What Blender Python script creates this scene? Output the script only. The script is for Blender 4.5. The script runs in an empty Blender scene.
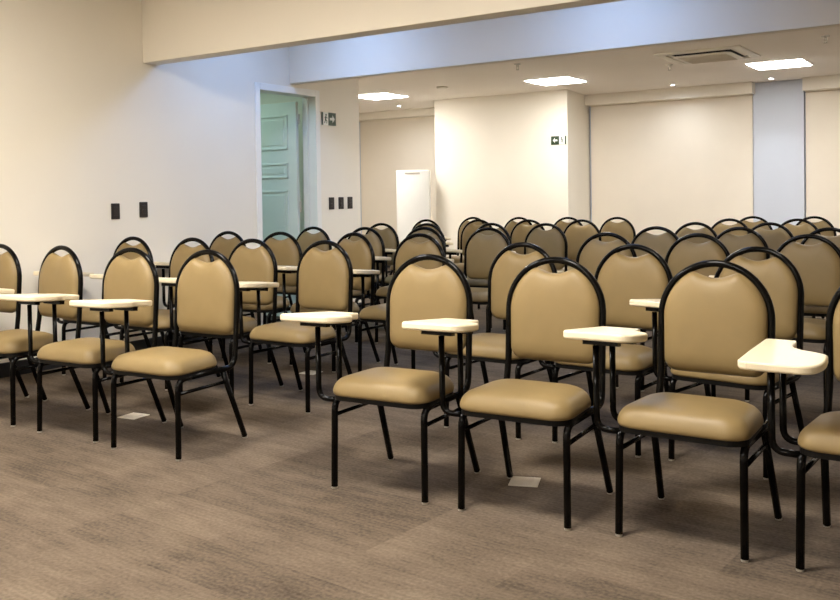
import bpy, bmesh, math, random
from mathutils import Vector, Matrix
rnd = random.Random(7)
S = bpy.context.scene
COL = S.collection
PI = math.pi

# ---------------------------------------------------------------- helpers
def lin(r, g, b):
    f = lambda c: (c/255/12.92) if c/255 <= .04045 else ((c/255+.055)/1.055)**2.4
    return (f(r), f(g), f(b), 1)

def obj(name, bm, mat, parent=None, smooth=False, bevel=0, seg=2, sub=0):
    me = bpy.data.meshes.new(name)
    bmesh.ops.recalc_face_normals(bm, faces=bm.faces)
    bm.to_mesh(me); bm.free()
    if mat: me.materials.append(mat)
    if smooth:
        for p in me.polygons: p.use_smooth = True
    o = bpy.data.objects.new(name, me); COL.objects.link(o)
    if parent: o.parent = parent
    if bevel:
        m = o.modifiers.new('bevel', 'BEVEL'); m.width = bevel; m.segments = seg; m.limit_method = 'ANGLE'
    if sub:
        m = o.modifiers.new('sub', 'SUBSURF'); m.levels = sub; m.render_levels = sub
    return o

def tag(o, label=None, cat=None, group=None, kind=None):
    if label: o['label'] = label
    if cat: o['category'] = cat
    if group: o['group'] = group
    if kind: o['kind'] = kind
    return o

def empty(name, loc, rz=0):
    o = bpy.data.objects.new(name, None); COL.objects.link(o)
    o.location = loc; o.rotation_euler = (0, 0, rz); o.empty_display_size = .1
    return o

def box(bm, x0, x1, y0, y1, z0, z1):
    v = [bm.verts.new((x, y, z)) for z in (z0, z1) for y in (y0, y1) for x in (x0, x1)]
    for f in ((0,2,3,1), (4,5,7,6), (0,1,5,4), (2,6,7,3), (0,4,6,2), (1,3,7,5)):
        bm.faces.new([v[i] for i in f])
    return bm

def boxes(*bs):
    bm = bmesh.new()
    for b in bs: box(bm, *b)
    return bm

def fillet(pts, rad, n=6):
    pts = [Vector(p) for p in pts]; out = [pts[0]]
    if not isinstance(rad, (list, tuple)): rad = [rad]*(len(pts)-2)
    for i in range(1, len(pts)-1):
        a, b, c = pts[i-1], pts[i], pts[i+1]
        u = (a-b); w = (c-b)
        t = min(rad[i-1], u.length*.49, w.length*.49)
        p, q = b+u.normalized()*t, b+w.normalized()*t
        for k in range(n+1):
            s = k/n
            out.append(p*(1-s)**2 + b*2*s*(1-s) + q*s*s)
    out.append(pts[-1])
    return out

def tube(bm, pts, r, seg=10, cap=True):
    pts = [Vector(p) for p in pts]
    tang = []
    for i in range(len(pts)):
        a = pts[max(i-1, 0)]; b = pts[min(i+1, len(pts)-1)]
        tang.append((b-a).normalized())
    up = Vector((0, 0, 1)) if abs(tang[0].z) < .9 else Vector((1, 0, 0))
    nrm = (up - tang[0]*up.dot(tang[0])).normalized()
    rings = []
    for i, p in enumerate(pts):
        if i:
            nrm = (nrm - tang[i]*nrm.dot(tang[i])).normalized()
        bi = tang[i].cross(nrm)
        rings.append([bm.verts.new(p + (nrm*math.cos(2*PI*k/seg) + bi*math.sin(2*PI*k/seg))*r) for k in range(seg)])
    for a, b in zip(rings, rings[1:]):
        for k in range(seg):
            bm.faces.new((a[k], a[(k+1) % seg], b[(k+1) % seg], b[k]))
    if cap:
        bm.faces.new(rings[0][::-1]); bm.faces.new(rings[-1])
    return bm

def disc(bm, c, prof, seg=24, axis='z'):
    """lathe: prof = [(r, h)...] about the vertical through c"""
    rings = []
    for r, h in prof:
        rings.append([bm.verts.new((c[0]+r*math.cos(2*PI*k/seg), c[1]+r*math.sin(2*PI*k/seg), c[2]+h)) for k in range(seg)])
    for a, b in zip(rings, rings[1:]):
        for k in range(seg):
            bm.faces.new((a[k], a[(k+1) % seg], b[(k+1) % seg], b[k]))
    bm.faces.new(rings[0][::-1]); bm.faces.new(rings[-1])
    return bm

# ---------------------------------------------------------------- materials
def mat(name, col, rough=.5, metal=0, spec=.5, noise=0, nscale=8, bump=0, bscale=200, coat=0, emit=0, ecol=None, detail=3):
    m = bpy.data.materials.new(name); m.use_nodes = True
    nt = m.node_tree; b = nt.nodes['Principled BSDF']
    b.inputs['Base Color'].default_value = col
    b.inputs['Roughness'].default_value = rough
    b.inputs['Metallic'].default_value = metal
    b.inputs['Specular IOR Level'].default_value = spec
    b.inputs['Coat Weight'].default_value = coat
    if emit:
        b.inputs['Emission Color'].default_value = ecol or col
        b.inputs['Emission Strength'].default_value = emit
    tc = nt.nodes.new('ShaderNodeTexCoord')
    if noise:
        n = nt.nodes.new('ShaderNodeTexNoise'); n.inputs['Scale'].default_value = nscale; n.inputs['Detail'].default_value = detail
        r = nt.nodes.new('ShaderNodeValToRGB')
        r.color_ramp.elements[0].position = .3; r.color_ramp.elements[1].position = .7
        r.color_ramp.elements[0].color = [c*(1-noise) for c in col[:3]]+[1]
        r.color_ramp.elements[1].color = [min(1, c*(1+noise)) for c in col[:3]]+[1]
        nt.links.new(tc.outputs['Object'], n.inputs['Vector']); nt.links.new(n.outputs['Fac'], r.inputs['Fac'])
        nt.links.new(r.outputs['Color'], b.inputs['Base Color'])
    if bump:
        n = nt.nodes.new('ShaderNodeTexNoise'); n.inputs['Scale'].default_value = bscale; n.inputs['Detail'].default_value = 2
        bp = nt.nodes.new('ShaderNodeBump'); bp.inputs['Strength'].default_value = bump; bp.inputs['Distance'].default_value = .002
        nt.links.new(tc.outputs['Object'], n.inputs['Vector']); nt.links.new(n.outputs['Fac'], bp.inputs['Height'])
        nt.links.new(bp.outputs['Normal'], b.inputs['Normal'])
    return m

M = {}
M['wall'] = mat('wall_paint', lin(236, 228, 213), .75, spec=.25, noise=.015, nscale=1.5, bump=.08, bscale=180)
M['greywall'] = mat('cool_grey_wall_paint', lin(198, 202, 211), .75, spec=.25, noise=.012, nscale=1.5, bump=.08, bscale=180)
M['ceil'] = mat('ceiling_paint', lin(244, 236, 226), .8, spec=.2, noise=.01, nscale=2)
M['white'] = mat('white_enamel', lin(236, 234, 228), .4, noise=.01, nscale=6)
M['leaf'] = mat('door_paint', lin(226, 230, 222), .45, noise=.02, nscale=5)
M['blind'] = mat('blind_fabric', lin(230, 219, 202), .85, spec=.1, noise=.015, nscale=3, bump=.1, bscale=400)
M['vinyl'] = mat('tan_vinyl', lin(129, 109, 72), .48, spec=.35, noise=.03, nscale=14, bump=.10, bscale=260)
M['metal'] = mat('black_enamelled_steel', (.0022, .0019, .0017, 1), .16, spec=.11, noise=.2, nscale=20)
M['board'] = mat('black_board', (.004, .0035, .003, 1), .5, spec=.15, noise=.2, nscale=30)
M['cream'] = mat('cream_laminate', lin(226, 212, 182), .36, spec=.5, noise=.015, nscale=20)
M['cap'] = mat('foot_plastic', lin(150, 142, 130), .5, noise=.05, nscale=40)
M['skirt'] = mat('black_skirting', (.012, .011, .011, 1), .45, noise=.2, nscale=10)
M['plate'] = mat('brown_switch_plate', (.018, .013, .011, 1), .35, noise=.15, nscale=30)
M['rocker'] = mat('brown_rocker', (.028, .021, .018, 1), .3, noise=.15, nscale=30)
M['dark'] = mat('dark_slot', (.008, .007, .006, 1), .7, noise=.2, nscale=30)
M['acw'] = mat('air_conditioner_plastic', lin(226, 218, 202), .45, noise=.01, nscale=9)
M['grille'] = mat('intake_grille', lin(212, 202, 184), .6, noise=.03, nscale=60)
M['green'] = mat('exit_green', lin(34, 58, 34), .5, noise=.06, nscale=40)
M['signw'] = mat('sign_white', lin(236, 236, 228), .5, noise=.01, nscale=20)
M['steel'] = mat('brushed_steel', lin(196, 188, 176), .35, metal=.7, noise=.05, nscale=60)
M['floorplate'] = mat('floor_plate_grey', lin(198, 188, 172), .5, metal=.15, noise=.05, nscale=40)
M['darkroom'] = mat('side_room_paint', lin(120, 140, 118), .8, noise=.03, nscale=2)
M['warm_lamp'] = mat('warm_lamp_diffuser', (1, 1, 1, 1), .5, emit=33, ecol=(1, .955, .875, 1), noise=.01)
M['back_lamp'] = mat('neutral_lamp_diffuser', (1, 1, 1, 1), .5, emit=13.5, ecol=(1, .985, .955, 1), noise=.01)
M['cool_lamp'] = mat('cool_lamp_diffuser', (1, 1, 1, 1), .5, emit=5.6, ecol=(.32, .52, 1, 1), noise=.01)
M['green_lamp'] = mat('side_room_lamp_diffuser', (1, 1, 1, 1), .5, emit=8, ecol=(.66, .98, .93, 1), noise=.01)
M['spot_lens'] = mat('downlight_lens', (1, 1, 1, 1), .4, emit=22, ecol=(.86, .92, 1, 1), noise=.01)

def carpet():
    m = bpy.data.materials.new('carpet_tiles'); m.use_nodes = True
    nt = m.node_tree; N = nt.nodes.new; L = nt.links.new; b = nt.nodes['Principled BSDF']
    b.inputs['Roughness'].default_value = .95; b.inputs['Specular IOR Level'].default_value = .1
    tc = N('ShaderNodeTexCoord')
    mp = N('ShaderNodeMapping'); mp.inputs['Rotation'].default_value = (0, 0, math.radians(4)); L(tc.outputs['Object'], mp.inputs['Vector'])
    def math_(op, a, bb=None):
        n = N('ShaderNodeMath'); n.operation = op
        for i, v in enumerate((a, bb)):
            if v is None: continue
            if isinstance(v, (int, float)): n.inputs[i].default_value = v
            else: L(v, n.inputs[i])
        return n.outputs[0]
    sx = N('ShaderNodeSeparateXYZ'); L(mp.outputs['Vector'], sx.inputs[0])
    tx = math_('FLOOR', math_('DIVIDE', sx.outputs['X'], .5)); ty = math_('FLOOR', math_('DIVIDE', sx.outputs['Y'], .25))
    cb = N('ShaderNodeCombineXYZ'); L(tx, cb.inputs[0]); L(ty, cb.inputs[1])
    wn = N('ShaderNodeTexWhiteNoise'); wn.noise_dimensions = '2D'; L(cb.outputs[0], wn.inputs['Vector'])
    ln = math_('SINE', math_('MULTIPLY', sx.outputs['Y'], 2*PI/.022))
    n1 = N('ShaderNodeTexNoise'); n1.inputs['Scale'].default_value = 3.2; n1.inputs['Detail'].default_value = 4; L(mp.outputs['Vector'], n1.inputs['Vector'])
    n2 = N('ShaderNodeTexNoise'); n2.inputs['Scale'].default_value = 75; n2.inputs['Detail'].default_value = 3; L(mp.outputs['Vector'], n2.inputs['Vector'])
    st = N('ShaderNodeMapping'); st.inputs['Scale'].default_value = (2.2, 9, 1); L(mp.outputs['Vector'], st.inputs['Vector'])
    n3 = N('ShaderNodeTexNoise'); n3.inputs['Scale'].default_value = 2; n3.inputs['Detail'].default_value = 3; L(st.outputs['Vector'], n3.inputs['Vector'])
    v = math_('ADD', math_('MULTIPLY', wn.outputs['Value'], .13), math_('MULTIPLY', n1.outputs['Fac'], .30))
    v = math_('ADD', v, math_('MULTIPLY', n2.outputs['Fac'], .42))
    v = math_('ADD', v, math_('MULTIPLY', n3.outputs['Fac'], .34))
    v = math_('ADD', v, math_('MULTIPLY', ln, .02))
    r = N('ShaderNodeValToRGB'); r.color_ramp.elements[0].position = .33; r.color_ramp.elements[1].position = .82
    r.color_ramp.elements[0].color = lin(50, 42, 35); r.color_ramp.elements[1].color = lin(114, 100, 85)
    L(v, r.inputs['Fac']); L(r.outputs['Color'], b.inputs['Base Color'])
    bp = N('ShaderNodeBump'); bp.inputs['Strength'].default_value = .5; bp.inputs['Distance'].default_value = .004
    L(n2.outputs['Fac'], bp.inputs['Height']); L(bp.outputs['Normal'], b.inputs['Normal'])
    return m
M['carpet'] = carpet()

# ---------------------------------------------------------------- the setting
XL, XR, YF, YB = -5.75, 3.2, -3.2, 12.42
HC, HF = 2.60, 2.86                      # rear ceiling, front ceiling
Y1, T1, HB = 4.726, .15, 2.248           # front beam
Y2, T2 = 6.416, .10                      # rear beam
YE = 7.469                               # end of the left wall
XREC = -9.6
DY0, DY1, DZ = 5.951, 6.835, 2.22        # door frame outer
def struct(name, bm, m, **k): return tag(obj(name, bm, m, **k), kind='structure')

struct('floor', boxes((XREC-.2, XR+.2, YF-.2, YB+.2, -.1, 0)), M['carpet'])
struct('ceiling', boxes((XREC-.2, XR+.2, YF-.2, Y2+T2, HF, HF+.1)), M['ceil'])
struct('ceiling_rear', boxes((XREC-.2, XR+.2, Y2+T2, YB+.2, HC, HC+.36)), M['ceil'])
FW = .062
struct('wall_left', boxes((XL-.15, XL, YF-.2, DY0+FW-.015, 0, HF), (XL-.15, XL, DY1-FW+.015, YE, 0, HF), (XL-.15, XL, DY0+FW-.015, DY1-FW+.015, DZ-FW+.015, HF)), M['wall'])
struct('wall_right', boxes((XR, XR+.15, YF-.2, YB+.2, 0, HF)), M['wall'])
struct('wall_front', boxes((XL-.15, XR+.15, YF-.2, YF, 0, HF)), M['wall'])
struct('wall_back', boxes((XREC-.15, XR+.15, YB, YB+.15, 0, HC), (-3.025, -2.405, YB-.08, YB, 0, HC)), M['greywall'])
struct('wall_alcove', boxes((XREC-.15, XREC, YE-.15, YB, 0, HC), (XREC, XL-.15, YE-.15, YE, 0, HC)), M['wall'])
bm = bmesh.new(); colp = [(-7.341, 11.36), (-5.209, 11.36), (-5.345, YB), (-7.341, YB)]
ca = [bm.verts.new((x, y, 0)) for x, y in colp]; cb_ = [bm.verts.new((x, y, HC)) for x, y in colp]
for k in range(4): bm.faces.new((ca[k], ca[(k+1) % 4], cb_[(k+1) % 4], cb_[k]))
bm.faces.new(ca[::-1]); bm.faces.new(cb_)
struct('wall_centre', bm, M['wall'])
struct('trim_1', boxes((XL, XR, Y1, Y1+T1, HB, HF)), M['wall'], bevel=.004)
struct('trim_2', boxes((XL, XR, Y2, Y2+T2, HB, HF)), M['wall'], bevel=.004)
for i, (a, b_, z) in enumerate(((-5.320, -3.0, 2.452), (-2.392, 2.2, 2.440), (XREC, -7.341, 2.476))):
    struct('trim_%d' % (i+3), boxes((a, b_, 12.18, YB, z, HC)), M['wall'], bevel=.004)
struct('baseboard_left', boxes((XL, XL+.014, YF, DY0, 0, .10), (XL, XL+.014, DY1, YE, 0, .10)), M['skirt'], bevel=.003)
struct('baseboard_back', boxes((-5.345, XR, YB-.014, YB, 0, .10), (-3.039, -2.391, YB-.094, YB-.014, 0, .10), (-7.355, -5.20, 11.346, 11.36, 0, .10), (XREC, -7.341, YB-.014, YB, 0, .10)), M['skirt'])

# adjoining room behind the door
SX = -8.4
struct('wall_side_room', boxes((SX-.1, SX, 4.2, YE-.15, 0, HF), (SX, XL-.15, 4.1, 4.2, 0, HF)), M['darkroom'])

# door: frame, leaf standing open into the side room
d = empty('door_1', (XL, (DY0+DY1)/2, 0)); tag(d, 'white panelled door standing open in white frame on left wall', kind='structure')
def local(o, dx, dy, dz=0): pass
cy = (DY0+DY1)/2; w2 = (DY1-DY0)/2
fr = boxes((-.162, .012, -w2, -w2+FW, 0, DZ), (-.162, .012, w2-FW, w2, 0, DZ), (-.162, .012, -w2+FW, w2-FW, DZ-FW, DZ),
           (-.10, -.085, -w2+FW, -w2+FW+.012, 0, DZ-FW), (-.10, -.085, w2-FW-.012, w2-FW, 0, DZ-FW))
obj('door_frame', fr, M['white'], d, bevel=.004)
LW, LH, LT = .74, 2.12, .036
yb = w2-FW-.026                       # hinge side, leaf lies along -X
lf = boxes((-.19-LW, -.19, yb-LT, yb, .012, LH))
leaf = obj('door_leaf', lf, M['leaf'], d, bevel=.003)
for z0, z1 in ((.16, 1.26), (1.38, 1.53), (1.66, 2.0)):
    f0 = yb-LT
    bm = bmesh.new()
    a0, a1 = -.19-LW+.11, -.19-.11
    for (x0, x1, q0, q1) in ((a0, a1, z0, z0+.02), (a0, a1, z1-.02, z1), (a0, a0+.02, z0, z1), (a1-.02, a1, z0, z1)):
        box(bm, x0, x1, f0-.009, f0+.002, q0, q1)
    box(bm, a0+.05, a1-.05, f0-.006, f0+.002, z0+.045, z1-.045)
    obj('door_panel', bm, M['leaf'], leaf, bevel=.003)
for z in (.25, 1.1, 1.95):
    bm = bmesh.new(); tube(bm, [(-.178, yb-.004, z-.05), (-.178, yb-.004, z+.05)], .009)
    obj('hinge', bm, M['steel'], leaf, smooth=False)
bm = bmesh.new(); tube(bm, fillet([(-.19-LW+.06, yb-LT, 1.03), (-.19-LW+.06, yb-LT-.05, 1.03), (-.19-LW+.17, yb-LT-.05, 1.03)], .02), .009)
obj('door_handle', bm, M['steel'], leaf, smooth=True)

# ---------------------------------------------------------------- ceiling lamps
def panel(x, y, z, m, label, group, size=.60):
    t = tag(empty('ceiling_lamp', (x, y, z)), label, 'ceiling light', group)
    h = size/2
    obj('lamp_frame', boxes((-h, h, -h, -h+.02, -.008, 0), (-h, h, h-.02, h, -.008, 0), (-h, -h+.02, -h+.02, h-.02, -.008, 0), (h-.02, h, -h+.02, h-.02, -.008, 0)), M['white'], t)
    obj('diffuser', boxes((-h+.02, h-.02, -h+.02, h-.02, -.015, -.001)), m, t)
    return t
G = 'square lamps of the rear ceiling'
panel(-7.58, 10.32, HC, M['back_lamp'], 'glowing square ceiling lamp at the left, half hidden behind the switch wall corner', G)
panel(-4.92, 10.40, HC, M['back_lamp'], 'glowing square ceiling lamp in front of the white column with the exit sign', G)
panel(-2.34, 10.70, HC, M['back_lamp'], 'glowing square ceiling lamp beside the ceiling air conditioner, rightmost in view', G)
for x in (-3.5, -.9):  # added fill lamps, out of view, to brighten the wall beyond the door
    panel(x, 8.2, HC, M['back_lamp'], 'added unseen fill lamp above the rear beam, brightening the switch wall', 'added fill lamps behind the rear beam')
panel(-8.7, 8.5, HC, M['back_lamp'], 'added unseen fill lamp behind the left wall, lighting the alcove blind', None)  # added fill lamp, out of view, to lighten the alcove blind
panel(.25, 10.70, HC, M['back_lamp'], 'glowing square ceiling lamp past the right edge of the photo, rear ceiling', G)
for x in (-3.8, -1.6):
    for y in (-1.2, 2.0):
        panel(x, y, HF, M['warm_lamp'], 'warm square lamp of the front ceiling, out of the picture above the camera', 'square lamps of the front ceiling')
for x in (-4.8, -2.5):
    panel(x, 5.62, HF, M['cool_lamp'], 'cool white square lamp hidden between the two beams', 'cool lamps between the beams', size=.6)
panel(-7.3, 5.6, HF, M['green_lamp'], 'greenish lamp of the side room beyond the open door', None, size=.6)

def spot(x, y, label, power, cone=70):
    t = tag(empty('downlight', (x, y, HC)), label, 'downlight', 'small round downlights by the back wall')
    bm = bmesh.new(); disc(bm, (0, 0, 0), [(.045, 0), (.045, -.005), (.036, -.008), (.026, -.008), (.026, 0)])
    obj('trim_ring', bm, M['white'], t, smooth=False)
    bm = bmesh.new(); disc(bm, (0, 0, 0), [(.024, -.003), (.024, -.007)])
    obj('lens', bm, M['spot_lens'], t)
    l = bpy.data.lights.new('downlight_beam', 'SPOT'); l.energy = power; l.spot_size = math.radians(cone); l.spot_blend = 1; l.color = (.80, .89, 1); l.shadow_soft_size = .03
    lo = bpy.data.objects.new('downlight_beam', l); COL.objects.link(lo); lo.parent = t; lo.location = (0, 0, -.02)
spot(-3.91, 11.80, 'small round downlight in front of the long blind box', 9, 165)
spot(-2.72, 11.98, 'small round downlight above the wall strip between the two blinds', 9)
spot(-8.15, 11.60, 'small round downlight below the leftmost ceiling lamp, near the alcove blind', 9, 165)

# ---------------------------------------------------------------- roller blinds
def blind(x0, x1, ztop, label):
    t = tag(empty('roller_blind', ((x0+x1)/2, 12.372, 0)), label, 'blind', 'roller blinds on the back wall')
    w = (x1-x0)/2
    obj('blind_fabric', boxes((-w, w, -.003, .003, .35, ztop)), M['blind'], t)
    bm = bmesh.new(); tube(bm, [(-w-.0, 0, .345), (w, 0, .345)], .014)
    obj('bottom_rail', bm, M['white'], t)
    bm = bmesh.new(); tube(bm, [(-w, .022, ztop-.03), (w, .022, ztop-.03)], .022)
    obj('roller', bm, M['white'], t)
blind(-5.300, -3.04, 2.49, 'wide lowered cream roller blind right of the white column')
blind(-2.39, 2.1, 2.48, 'lowered cream roller blind at the right edge, cut by the frame')
blind(-9.5, -7.36, 2.52, 'lowered cream roller blind in the left alcove behind the tall white cabinet')

# ---------------------------------------------------------------- ceiling air conditioner
t = tag(empty('air_conditioner', (-2.78, 9.52, HC)), 'square cassette air conditioner recessed in the rear ceiling beside the right lamp', 'air conditioner')
h = .43
bm = bmesh.new()
o0 = [(-h, -h), (h, -h), (h, h), (-h, h)]
def ring(bm, loops):
    vs = [[bm.verts.new(p) for p in l] for l in loops]
    n = len(vs[0])
    for a, b in zip(vs, vs[1:]):
        for k in range(n): bm.faces.new((a[k], a[(k+1) % n], b[(k+1) % n], b[k]))
    return vs
def sq(h, z, r=.03, n=4):
    out = []
    for cx, cyy, a0 in ((h-r, h-r, 0), (-h+r, h-r, 90), (-h+r, -h+r, 180), (h-r, -h+r, 270)):
        for k in range(n+1):
            a = math.radians(a0+90*k/n); out.append((cx+r*math.cos(a), cyy+r*math.sin(a), z))
    return out
ring(bm, [sq(.43, 0), sq(.43, -.012), sq(.40, -.018), sq(.345, -.020), sq(.345, -.003)])
obj('cassette_panel', bm, M['acw'], t, smooth=False)
bm = bmesh.new(); vs = ring(bm, [sq(.345, -.003), sq(.345, -.004)]); bm.faces.new(vs[-1])
box(bm, -.265, .265, -.265, .265, -.029, -.002); obj('air_slot', bm, M['dark'], t)
bm = bmesh.new(); vs = ring(bm, [sq(.27, -.028, .06), sq(.296, -.029, .06), sq(.296, -.035, .06), sq(.275, -.040, .06)]); bm.faces.new(vs[-1])
inn = obj('intake_cover', bm, M['acw'], t)
bm = bmesh.new()
box(bm, -.235, .235, -.235, .235, -.0425, -.038)
for k in range(24):
    y = -.23+.46*k/23; box(bm, -.235, .235, y-.004, y+.004, -.046, -.040)
obj('intake_grille', bm, M['grille'], t)
for a in range(4):
    q = bmesh.new(); box(q, -.25, .25, .300, .336, -.009, -.005)
    bmesh.ops.rotate(q, verts=q.verts, cent=(0, 0, 0), matrix=Matrix.Rotation(a*PI/2, 3, 'Z'))
    obj('louvre', q, M['acw'], t)

def sprinkler(x, y, label):
    t = tag(empty('sprinkler', (x, y, HC)), label, 'sprinkler', 'sprinkler heads of the rear ceiling')
    bm = bmesh.new(); disc(bm, (0, 0, 0), [(.038, 0), (.036, -.006), (.014, -.010), (.012, -.03), (.008, -.032)]); obj('escutcheon', bm, M['steel'], t)
    bm = bmesh.new(); tube(bm, [(.012, 0, -.028), (.014, 0, -.05), (.004, 0, -.062)], .0035, 6); tube(bm, [(-.012, 0, -.028), (-.014, 0, -.05), (-.004, 0, -.062)], .0035, 6); obj('yoke', bm, M['steel'], t)
    bm = bmesh.new(); disc(bm, (0, 0, 0), [(.018, -.062), (.02, -.065), (.006, -.068)], 12); obj('deflector', bm, M['steel'], t)
sprinkler(-4.63, 8.83, 'small pendent sprinkler below the rear beam, left of the ceiling air conditioner')
sprinkler(-1.58, 9.08, 'small pendent sprinkler below the rear beam near the right edge')
sprinkler(-3.33, 9.95, 'small pendent sprinkler just below the left corner of the ceiling air conditioner')
bm = bmesh.new(); disc(bm, (0, 0, 0), [(.075, 0), (.075, -.012), (.06, -.022), (.03, -.024)])
o = obj('ceiling_sensor', bm, M['acw'], None); o.location = (-6.36, 10.03, HC); tag(o, 'flat round white sensor on the rear ceiling, left of the middle lamp', 'sensor')

# ---------------------------------------------------------------- tall white cabinet (floor standing air conditioner)
t = tag(empty('floor_air_conditioner', (-7.545, 11.08, 0), .50), 'tall white floor standing air conditioner by the column', 'air conditioner')
bm = bmesh.new(); W = .24
prof = [(-W, .17)]
for k in range(13):
    a = -1+2*k/12; prof.append((a*W, -.13-.055*(1-a*a)))
prof.append((W, .17))
def prism(bm, prof, z0, z1):
    a = [bm.verts.new((x, y, z0)) for x, y in prof]; b = [bm.verts.new((x, y, z1)) for x, y in prof]
    n = len(prof)
    for k in range(n): bm.faces.new((a[k], a[(k+1) % n], b[(k+1) % n], b[k]))
    bm.faces.new(a[::-1]); bm.faces.new(b)
prism(bm, prof, .06, 1.57); obj('cabinet_body', bm, M['white'], t, bevel=.012)
bm = bmesh.new(); prism(bm, [(x*.96, y*.96) for x, y in prof], 0, .06); obj('plinth', bm, M['white'], t)
bm = bmesh.new(); prism(bm, [(x*.86, y*1.0-.004) for x, y in prof[1:-1]]+[(W*.8, -.10), (-W*.8, -.10)], 1.508, 1.535); obj('air_outlet', bm, M['steel'], t)
bm = bmesh.new(); prism(bm, [(x*.8, y*1.0-.004) for x, y in prof[1:-1]]+[(W*.75, -.10), (-W*.75, -.10)], .22, .62); obj('intake_grille', bm, M['grille'], t)

# ---------------------------------------------------------------- wall plates
def plate(y, z, kind, label, group):
    t = tag(empty(kind, (XL, y, z)), label, 'socket' if kind == 'wall_socket' else 'switch', group)
    obj('cover_plate', boxes((0, .010, -.038, .038, -.060, .060)), M['plate'], t, bevel=.004)
    if kind == 'wall_socket':
        bm = bmesh.new()
        box(bm, .008, .014, -.022, .022, -.034, .034)
        obj('socket_insert', bm, M['rocker'], t, bevel=.002)
    else:
        for q in (-1, 1):
            obj('rocker', boxes((.008, .016, -.020, .020, min(q*.002, q*.034), max(q*.002, q*.034))), M['rocker'], t, bevel=.002)
plate(4.437, 1.100, 'wall_socket', 'dark socket plate on the cream left wall, left of the pair', 'dark plates on the left wall')
plate(4.700, 1.108, 'wall_switch', 'dark switch plate on the cream left wall, right of the pair', 'dark plates on the left wall')
gp = 'dark switch plates beyond the door'
plate(6.996, 1.126, 'wall_switch', 'dark switch plate nearest the door frame, first of three', gp)
plate(7.146, 1.127, 'wall_switch', 'dark switch plate in the middle of the three beyond the door', gp)
plate(7.290, 1.129, 'wall_switch', 'dark switch plate at the wall corner, last of three beyond the door', gp)

# ---------------------------------------------------------------- exit signs
def poly(bm, pts, depth0, depth1):
    """pts in sign plane (u right, v up); front face towards -y"""
    a = [bm.verts.new((u, depth0, v)) for u, v in pts]; b = [bm.verts.new((u, depth1, v)) for u, v in pts]
    n = len(pts)
    for k in range(n): bm.faces.new((a[k], a[(k+1) % n], b[(k+1) % n], b[k]))
    bm.faces.new(a[::-1]); bm.faces.new(b)
def exit_sign(loc, rz, w, h, arrow_right, label):
    t = tag(empty('exit_sign', loc, rz), label, 'exit sign')
    s = 1 if arrow_right else -1
    obj('sign_plate', boxes((-w/2, w/2, -.008, 0, -h/2, h/2)), M['signw'], t)
    bm = bmesh.new()
    x0, x1 = sorted((s*-.04*w, s*.5*w)); box(bm, x0, x1, -.010, -.004, -h/2, h/2)
    obj('green_field', bm, M['green'], t)
    bm = bmesh.new(); c = s*.23*w; a = h*.30
    pts = [(c-s*a*1.0, .10*h), (c+s*a*.05, .10*h), (c+s*a*.05, .30*h), (c+s*a*.95, 0), (c+s*a*.05, -.30*h), (c+s*a*.05, -.10*h), (c-s*a*1.0, -.10*h)]
    poly(bm, pts if s > 0 else pts[::-1], -.0125, -.009); obj('arrow', bm, M['signw'], t)
    # doorway strip and running figure
    bm = bmesh.new(); x0, x1 = sorted((s*-.5*w, s*-.42*w)); box(bm, x0, x1, -.010, -.004, -h/2, h/2)
    obj('doorway_strip', bm, M['green'], t)
    bm = bmesh.new(); c = -s*.23*w
    pts8 = [(c+.08*h*math.cos(2*PI*k/8)+s*.03*h, .30*h+.08*h*math.sin(2*PI*k/8)) for k in range(8)]; poly(bm, pts8, -.0105, -.007)
    def limb(p, q, wd):
        p, q = Vector((p[0], p[1])), Vector((q[0], q[1])); dd = (q-p).normalized(); n_ = Vector((-dd.y, dd.x))*wd/2
        poly(bm, [tuple(p+n_), tuple(p-n_), tuple(q-n_), tuple(q+n_)], -.0105, -.007)
    limb((c+s*.02*h, .20*h), (c-s*.04*h, -.08*h), .12*h); limb((c-s*.04*h, -.06*h), (c+s*.14*h, -.16*h), .07*h); limb((c+s*.14*h, -.16*h), (c+s*.10*h, -.36*h), .06*h)
    limb((c-s*.04*h, -.06*h), (c-s*.16*h, -.34*h), .07*h); limb((c+s*.02*h, .16*h), (c+s*.18*h, .05*h), .05*h); limb((c+s*.02*h, .16*h), (c-s*.15*h, .08*h), .05*h)
    obj('running_figure', bm, M['green'], t)
exit_sign((XL+.001, 6.972, 1.955), PI/2, .212, .125, True, 'small green exit sign with arrow pointing right, beside the open door')
exit_sign((-5.339, 11.359, 1.92), 0, .22, .115, False, 'small green exit sign with arrow pointing left on the white column')

# ---------------------------------------------------------------- floor plates
for (x, y, a, lab) in ((-1.725, 3.31, .35, 'square metal floor outlet plate under the second chair right of the aisle'),
                    (-4.07, 3.232, .12, 'square metal floor outlet plate between the front chairs left of the aisle'),
                    (-4.04, 4.67, .12, 'square metal floor outlet plate under the second row left of the aisle')):
    t = tag(empty('floor_outlet', (x, y, 0), a), lab, 'floor outlet', 'floor outlet plates')
    obj('cover_plate', boxes((-.06, .06, -.06, .06, 0, .004)), M['floorplate'], t, bevel=.002)
    obj('lid', boxes((-.035, .035, -.035, .035, .0035, .0055)), M['floorplate'], t, bevel=.001)

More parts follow.
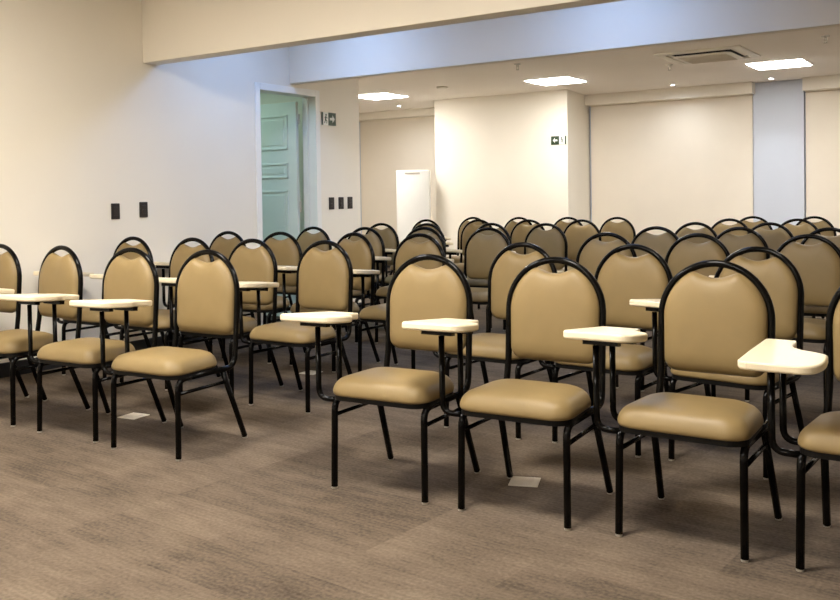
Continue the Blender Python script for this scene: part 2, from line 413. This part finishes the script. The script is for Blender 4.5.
# ---------------------------------------------------------------- the tablet arm chair
RT = .0135
def rounded_outline(w, y0, y1, r, n=8, taper=0):
    out = []
    for cx, cyy, a0 in ((w-r, y1-r, 0), (-w+r, y1-r, 90), (-w+r, y0+r, 180), (w-r, y0+r, 270)):
        for k in range(n+1):
            a = math.radians(a0+90*k/n)
            x, y = cx+r*math.cos(a), cyy+r*math.sin(a)
            out.append((x*(1-taper*(y-y0)/(y1-y0)), y))
    return out
def inset(pts, d):
    n = len(pts); out = []
    for i in range(n):
        a, c = Vector(pts[i-1]), Vector(pts[(i+1) % n]); tdir = (c-a).normalized(); nn = Vector((-tdir.y, tdir.x))
        out.append((pts[i][0]+nn.x*d, pts[i][1]+nn.y*d))
    return out

def seat_mesh():
    bm = bmesh.new()
    base = rounded_outline(.226, -.254, .078, .075, 9, taper=.06)
    cx, cyy = 0, -.07
    rings = []
    for sc, z in ((.95, .382), (.98, .384), (.996, .389), (1.0, .397), (.991, .408), (.969, .421), (.934, .4325), (.885, .4425), (.815, .450), (.72, .4565), (.59, .461), (.42, .4645), (.2, .4655)):
        rings.append([bm.verts.new((x*sc, cyy+(y-cyy)*sc, z+(.006 if y < -.1 and False else 0))) for x, y in base])
    n = len(base)
    for a, b in zip(rings, rings[1:]):
        for k in range(n): bm.faces.new((a[k], a[(k+1) % n], b[(k+1) % n], b[k]))
    bm.faces.new(rings[0][::-1]); bm.faces.new(rings[-1])
    return bm
def pan_mesh():
    bm = bmesh.new(); base = rounded_outline(.221, -.246, .075, .07, 8, taper=.06)
    a = [bm.verts.new((x, y, .364)) for x, y in base]; b = [bm.verts.new((x, y, .389)) for x, y in base]; n = len(base)
    for k in range(n): bm.faces.new((a[k], a[(k+1) % n], b[(k+1) % n], b[k]))
    bm.faces.new(a[::-1]); bm.faces.new(b)
    return bm
AR, ZS = .199, .714            # arch centreline radius, spring line
def lean(z):                   # y of the back frame at height z
    return .180 + (z-.42)*.070
def back_mesh():
    R = .1900
    pts = []
    for k in range(7): pts.append((R-.004*(1-k/6), .515+.05+(ZS-.565)*k/6))
    for k in range(1, 40):
        a = PI*k/40
        x = R*math.cos(a); z = ZS+R*math.sin(a)
        if abs(x) < .09: z -= .044*(1-(x/.09)**2)**1.3
        pts.append((x, z))
    for k in range(7): pts.append((-R+.004*(k/6), ZS-(ZS-.565)*k/6))
    for k in range(1, 9):
        a = PI+PI/2*k/8; pts.append((-R+.05+.004+.05*math.cos(a), .56+.05*math.sin(a)))
    for k in range(9):
        a = 1.5*PI+PI/2*k/8; pts.append((R-.05-.004+.05*math.cos(a), .56+.05*math.sin(a)))
    bm = bmesh.new(); cz = .70
    n = len(pts); rings = []
    prof = ((.30, -.043), (.60, -.041), (.80, -.036), (.91, -.028), (.97, -.017), (1.0, -.002), (.985, .012), (.95, .020), (.85, .025), (.55, .028), (.25, .029))
    for sc, dy in prof:
        rings.append([bm.verts.new((x*sc, lean(cz+(z-cz)*sc)+dy, cz+(z-cz)*sc)) for x, z in pts])
    for a, b in zip(rings, rings[1:]):
        for k in range(n): bm.faces.new((a[k], a[(k+1) % n], b[(k+1) % n], b[k]))
    bm.faces.new(rings[0][::-1]); bm.faces.new(rings[-1])
    return bm
def arch_mesh():
    def side(s):
        return fillet([(s*.205, -.13, .362), (s*.204, .165, .362), (s*AR, lean(.5), .50)], .055, 6)
    arc = [(AR*math.cos(PI*k/28), lean(ZS+AR*math.sin(PI*k/28)), ZS+AR*math.sin(PI*k/28)) for k in range(29)]
    pts = side(1)+[(AR, lean(.6), .6)]+arc+[(-AR, lean(.6), .6)]+side(-1)[::-1]
    bm = bmesh.new(); tube(bm, pts, RT, 10); return bm
def front_leg(s):
    bm = bmesh.new(); tube(bm, fillet([(s*.21, -.223, .008), (s*.207, -.216, .362), (s*.205, -.11, .362)], .05, 6), RT, 10); return bm
def rear_leg(s):
    bm = bmesh.new(); tube(bm, [(s*.198, .085, .357), (s*.2145, .219, .010)], RT, 10); return bm
def cap(s, rear):
    x, y = (s*.215, .2215) if rear else (s*.21, -.223)
    bm = bmesh.new(); disc(bm, (x, y, 0), [(.0115, 0), (.0125, .002), (.0125, .008), (.0118, .0095)], 10); return bm
def stretcher(s):
    bm = bmesh.new(); tube(bm, [(s*.2085, -.2175, .298), (s*.2015, .114, .298)], .0085, 8); return bm
def tablet_outline(rr=0, bl=0):      # rr: rear end narrower by rr, bl: bulge further in by bl
    curve = [(-.217, .01), (-.213, -.045), (-.200, -.085), (-.180, -.110), (-.162, -.135), (-.150, -.17), (-.146, -.21), (-.148, -.255), (-.160, -.295), (-.190, -.318)]
    p = [(-.388, .050), (-.224, .050)]+curve+[(-.26, -.322), (-.368, -.322), (-.390, -.314), (-.400, -.294), (-.402, -.15), (-.400, .038)]
    p = [(x-rr*max(0, min(1, (y+.13)/.06)) if .05 > -x-.27 and x > -.3 else x, y) for x, y in p]
    p = [(x+bl*max(0, min(1, (-.10-y)/.06))*(1 if x > -.2 else 0), y) for x, y in p]
    q = []
    n = len(p)
    for i in range(n):          # Catmull-Rom, gently
        a, b, c, d_ = [Vector(p[(i+j) % n]) for j in (-1, 0, 1, 2)]
        st = 4 if 1 < i < 12 else 1
        for k in range(st):
            t_ = k/st
            q.append(tuple(.5*((2*b)+(c-a)*t_+(2*a-5*b+4*c-d_)*t_*t_+(3*b-a-3*c+d_)*t_**3)))
    return q
ZT = .692; TH = .028
def tablet_mesh(rr=0, bl=0):
    bm = bmesh.new(); q = tablet_outline(rr, bl)
    ar = sum(q[i-1][0]*q[i][1]-q[i][0]*q[i-1][1] for i in range(len(q)))
    if ar < 0: q = q[::-1]
    rings = []
    for ins, z in ((.006, ZT-TH), (.0015, ZT-TH+.003), (0, ZT-TH+.007), (0, ZT-.007), (.0015, ZT-.003), (.006, ZT)):
        rings.append([bm.verts.new((x, y, z)) for x, y in inset(q, ins)])
    n = len(q)
    for a, b in zip(rings, rings[1:]):
        for k in range(n): bm.faces.new((a[k], a[(k+1) % n], b[(k+1) % n], b[k]))
    bm.faces.new(rings[0][::-1]); bm.faces.new(rings[-1])
    return bm
def bracket_mesh():
    return boxes((-.363, -.233, -.215, -.185, ZT-TH-.022, ZT-TH), (-.363, -.233, -.065, -.035, ZT-TH-.022, ZT-TH), (-.313, -.283, -.185, -.065, ZT-TH-.012, ZT-TH))
def support(y):
    bm = bmesh.new(); tube(bm, fillet([(-.298, y, ZT-TH-.018), (-.297, y, .355), (-.207, y, .355)], .085, 8), .0115, 10); return bm

def tilt(tb, deg):             # a tablet turns about its bracket; positive = front edge down
    a = math.radians(deg); tb.rotation_euler = (a, 0, 0)
    p0 = Vector((0, -.125, ZT-TH)); tb.location = p0 - Matrix.Rotation(a, 3, 'X') @ p0
def make_chair():
    t = empty('tablet_arm_chair', (0, 0, 0))
    obj('seat', seat_mesh(), M['vinyl'], t, smooth=True)
    obj('seat_pan', pan_mesh(), M['board'], t)
    obj('backrest', back_mesh(), M['vinyl'], t, smooth=True)
    obj('back_frame', arch_mesh(), M['metal'], t, smooth=True)
    for s in (-1, 1):
        for rear in (0, 1):
            l = obj('leg', (rear_leg if rear else front_leg)(s), M['metal'], t, smooth=True)
            obj('foot_cap', cap(s, rear), M['cap'], l)
        obj('stretcher', stretcher(s), M['metal'], t, smooth=True)
    tb = obj('writing_tablet', tablet_mesh(), M['cream'], t)
    obj('bracket', bracket_mesh(), M['metal'], tb)
    tilt(tb, -5)
    for y in (-.20, -.05): obj('tablet_support', support(y), M['metal'], t, smooth=True)
    return t

proto = make_chair()
def tab_data(rr, bl):
    o = obj('writing_tablet', tablet_mesh(rr, bl), M['cream']); me = o.data; bpy.data.objects.remove(o); return me
TAB_R, TAB_C4 = tab_data(.028, .004), tab_data(.075, -.012)
def copy_tree(o, parent=None):
    c = o.copy(); COL.objects.link(c); c.parent = parent
    for ch in list(o.children): copy_tree(ch, c)
    return c
ORD = ['front', 'second', 'third', 'fourth', 'fifth', 'sixth', 'seventh']
rowsL = {1: (3.21, [-5.235, -4.645, -4.013, -3.422]), 2: (4.22, [-5.26, -4.67, -4.11, -3.50]), 3: (5.22, [-5.33, -4.76, -4.10, -3.49]),
         4: (6.35, [-5.335, -4.755, -4.21, -3.60]), 5: (7.42, [-5.335, -4.80, -4.185, -3.62]), 6: (8.60, [-5.67, -4.99, -4.38, -3.79]), 7: (9.60, [-5.66, -5.02, -4.40, -3.80])}
rowsR = {1: (3.35, [-2.152, -1.574, -.968, -.383]), 2: (4.33, [-2.255, -1.655, -1.075]), 3: (5.65, [-2.31, -1.72, -1.10]), 4: (6.80, [-2.38, -1.76, -1.15]),
         5: (7.85, [-2.41, -1.80]), 6: (9.00, [-2.43, -1.81]), 7: (9.90, [-2.43, -1.83])}
exact = {('L', 4, 0): (6.03, .03), ('L', 5, 0): (7.06, .04), ('L', 4, 1): (6.03, .03), ('L', 5, 1): (7.07, .06), ('L', 1, 2): (2.992, .06), ('L', 1, 3): (2.990, .065), ('L', 1, 1): (2.99, -.04), ('L', 1, 0): (2.985, .07),
         ('R', 1, 0): (3.083, .073), ('R', 1, 1): (3.121, .062), ('R', 1, 2): (3.176, .0), ('R', 1, 3): (3.188, -.01)}
YAW = {('R', 2, 2): -.15, ('R', 2, 1): -.06, ('R', 3, 2): -.09, ('L', 3, 2): -.10, ('L', 3, 1): .10, ('L', 2, 3): .02, ('R', 2, 0): -.04}
DX = {('L', 1, 2): 0, ('R', 1, 0): -.012, ('R', 1, 1): -.014, ('R', 1, 2): .022, ('R', 1, 3): 0, ('R', 2, 2): .03}
posL = ['beside the left wall', 'second from left wall', 'second from the aisle', 'on the aisle']
posR = ['on the aisle', 'second from the aisle', 'third from the aisle', 'cut by the right edge']
first = True
for side, rows, pos in (('L', rowsL, posL), ('R', rowsR, posR)):
    for r, (Y, xs) in rows.items():
        for i, x in enumerate(xs):
            c = proto if first else copy_tree(proto); first = False
            if (side, r, i) in exact: y, rz = exact[(side, r, i)]
            else: y, rz = Y-.215+rnd.uniform(-.02, .02), (.05 if side == 'L' else .02)+rnd.uniform(-.03, .03)
            rz = YAW.get((side, r, i), rz)
            for ch in c.children:
                if ch.name.startswith('writing_tablet'): 
                    ch.location.x += DX.get((side, r, i), 0)
                    if side == 'R': ch.data = TAB_R
            c.location = (x, y, 0); c.rotation_euler = (0, 0, rz)
            blk = 'left block' if side == 'L' else 'right block'
            p_ = pos[i]
            if side == 'L' and r >= 6 and i == 0: p_ = 'leftmost in alcove'
            tag(c, 'tan chair with cream writing tablet, %s row %s, %s' % (ORD[r-1], blk, p_), 'chair', 'tablet arm chairs of the %s' % blk)
            if (side, r, i) == ('R', 1, 3):        # its tablet hangs tilted forward
                for ch in c.children:
                    if ch.name.startswith('writing_tablet'):
                        tilt(ch, 3); ch.location.z -= .028; ch.location.x += .024; ch.data = TAB_C4
                c['label'] = 'tan vinyl chair with tilted cream tablet at the right edge, front row'

# ---------------------------------------------------------------- world, camera, view
w = bpy.data.worlds.new('World'); S.world = w; w.use_nodes = True
w.node_tree.nodes['Background'].inputs[0].default_value = (.9, .95, 1, 1); w.node_tree.nodes['Background'].inputs[1].default_value = .05

cam = bpy.data.cameras.new('camera'); co = bpy.data.objects.new('camera', cam); COL.objects.link(co)
F, CYP, PITCH, ROLL, H, TH_ = 912.594, 219.309, .023866, -.014514, 1.1710, .591236
cam.sensor_width = 36; cam.sensor_fit = 'HORIZONTAL'; cam.lens = F/840*36
cam.shift_x = 0; cam.shift_y = -(300-CYP)/840
fwd = Vector((-math.sin(TH_)*math.cos(PITCH), math.cos(TH_)*math.cos(PITCH), -math.sin(PITCH)))
right = Vector((math.cos(TH_), math.sin(TH_), 0)); up = right.cross(fwd)
# roll: image u' = c u - s v, v' = s u + c v  (v down)
c, s = math.cos(ROLL), math.sin(ROLL)
r2 = right*c + up*s
u2 = up*c - right*s
m = Matrix((( r2.x, u2.x, -fwd.x, 0), (r2.y, u2.y, -fwd.y, 0), (r2.z, u2.z, -fwd.z, H), (0, 0, 0, 1)))
co.matrix_world = m
cam.clip_start = .05; cam.clip_end = 100
S.camera = co
S.view_settings.view_transform = 'Standard'; S.view_settings.look = 'None'; S.view_settings.gamma = 1; S.view_settings.use_curve_mapping = False
S.view_settings.exposure = 1.75
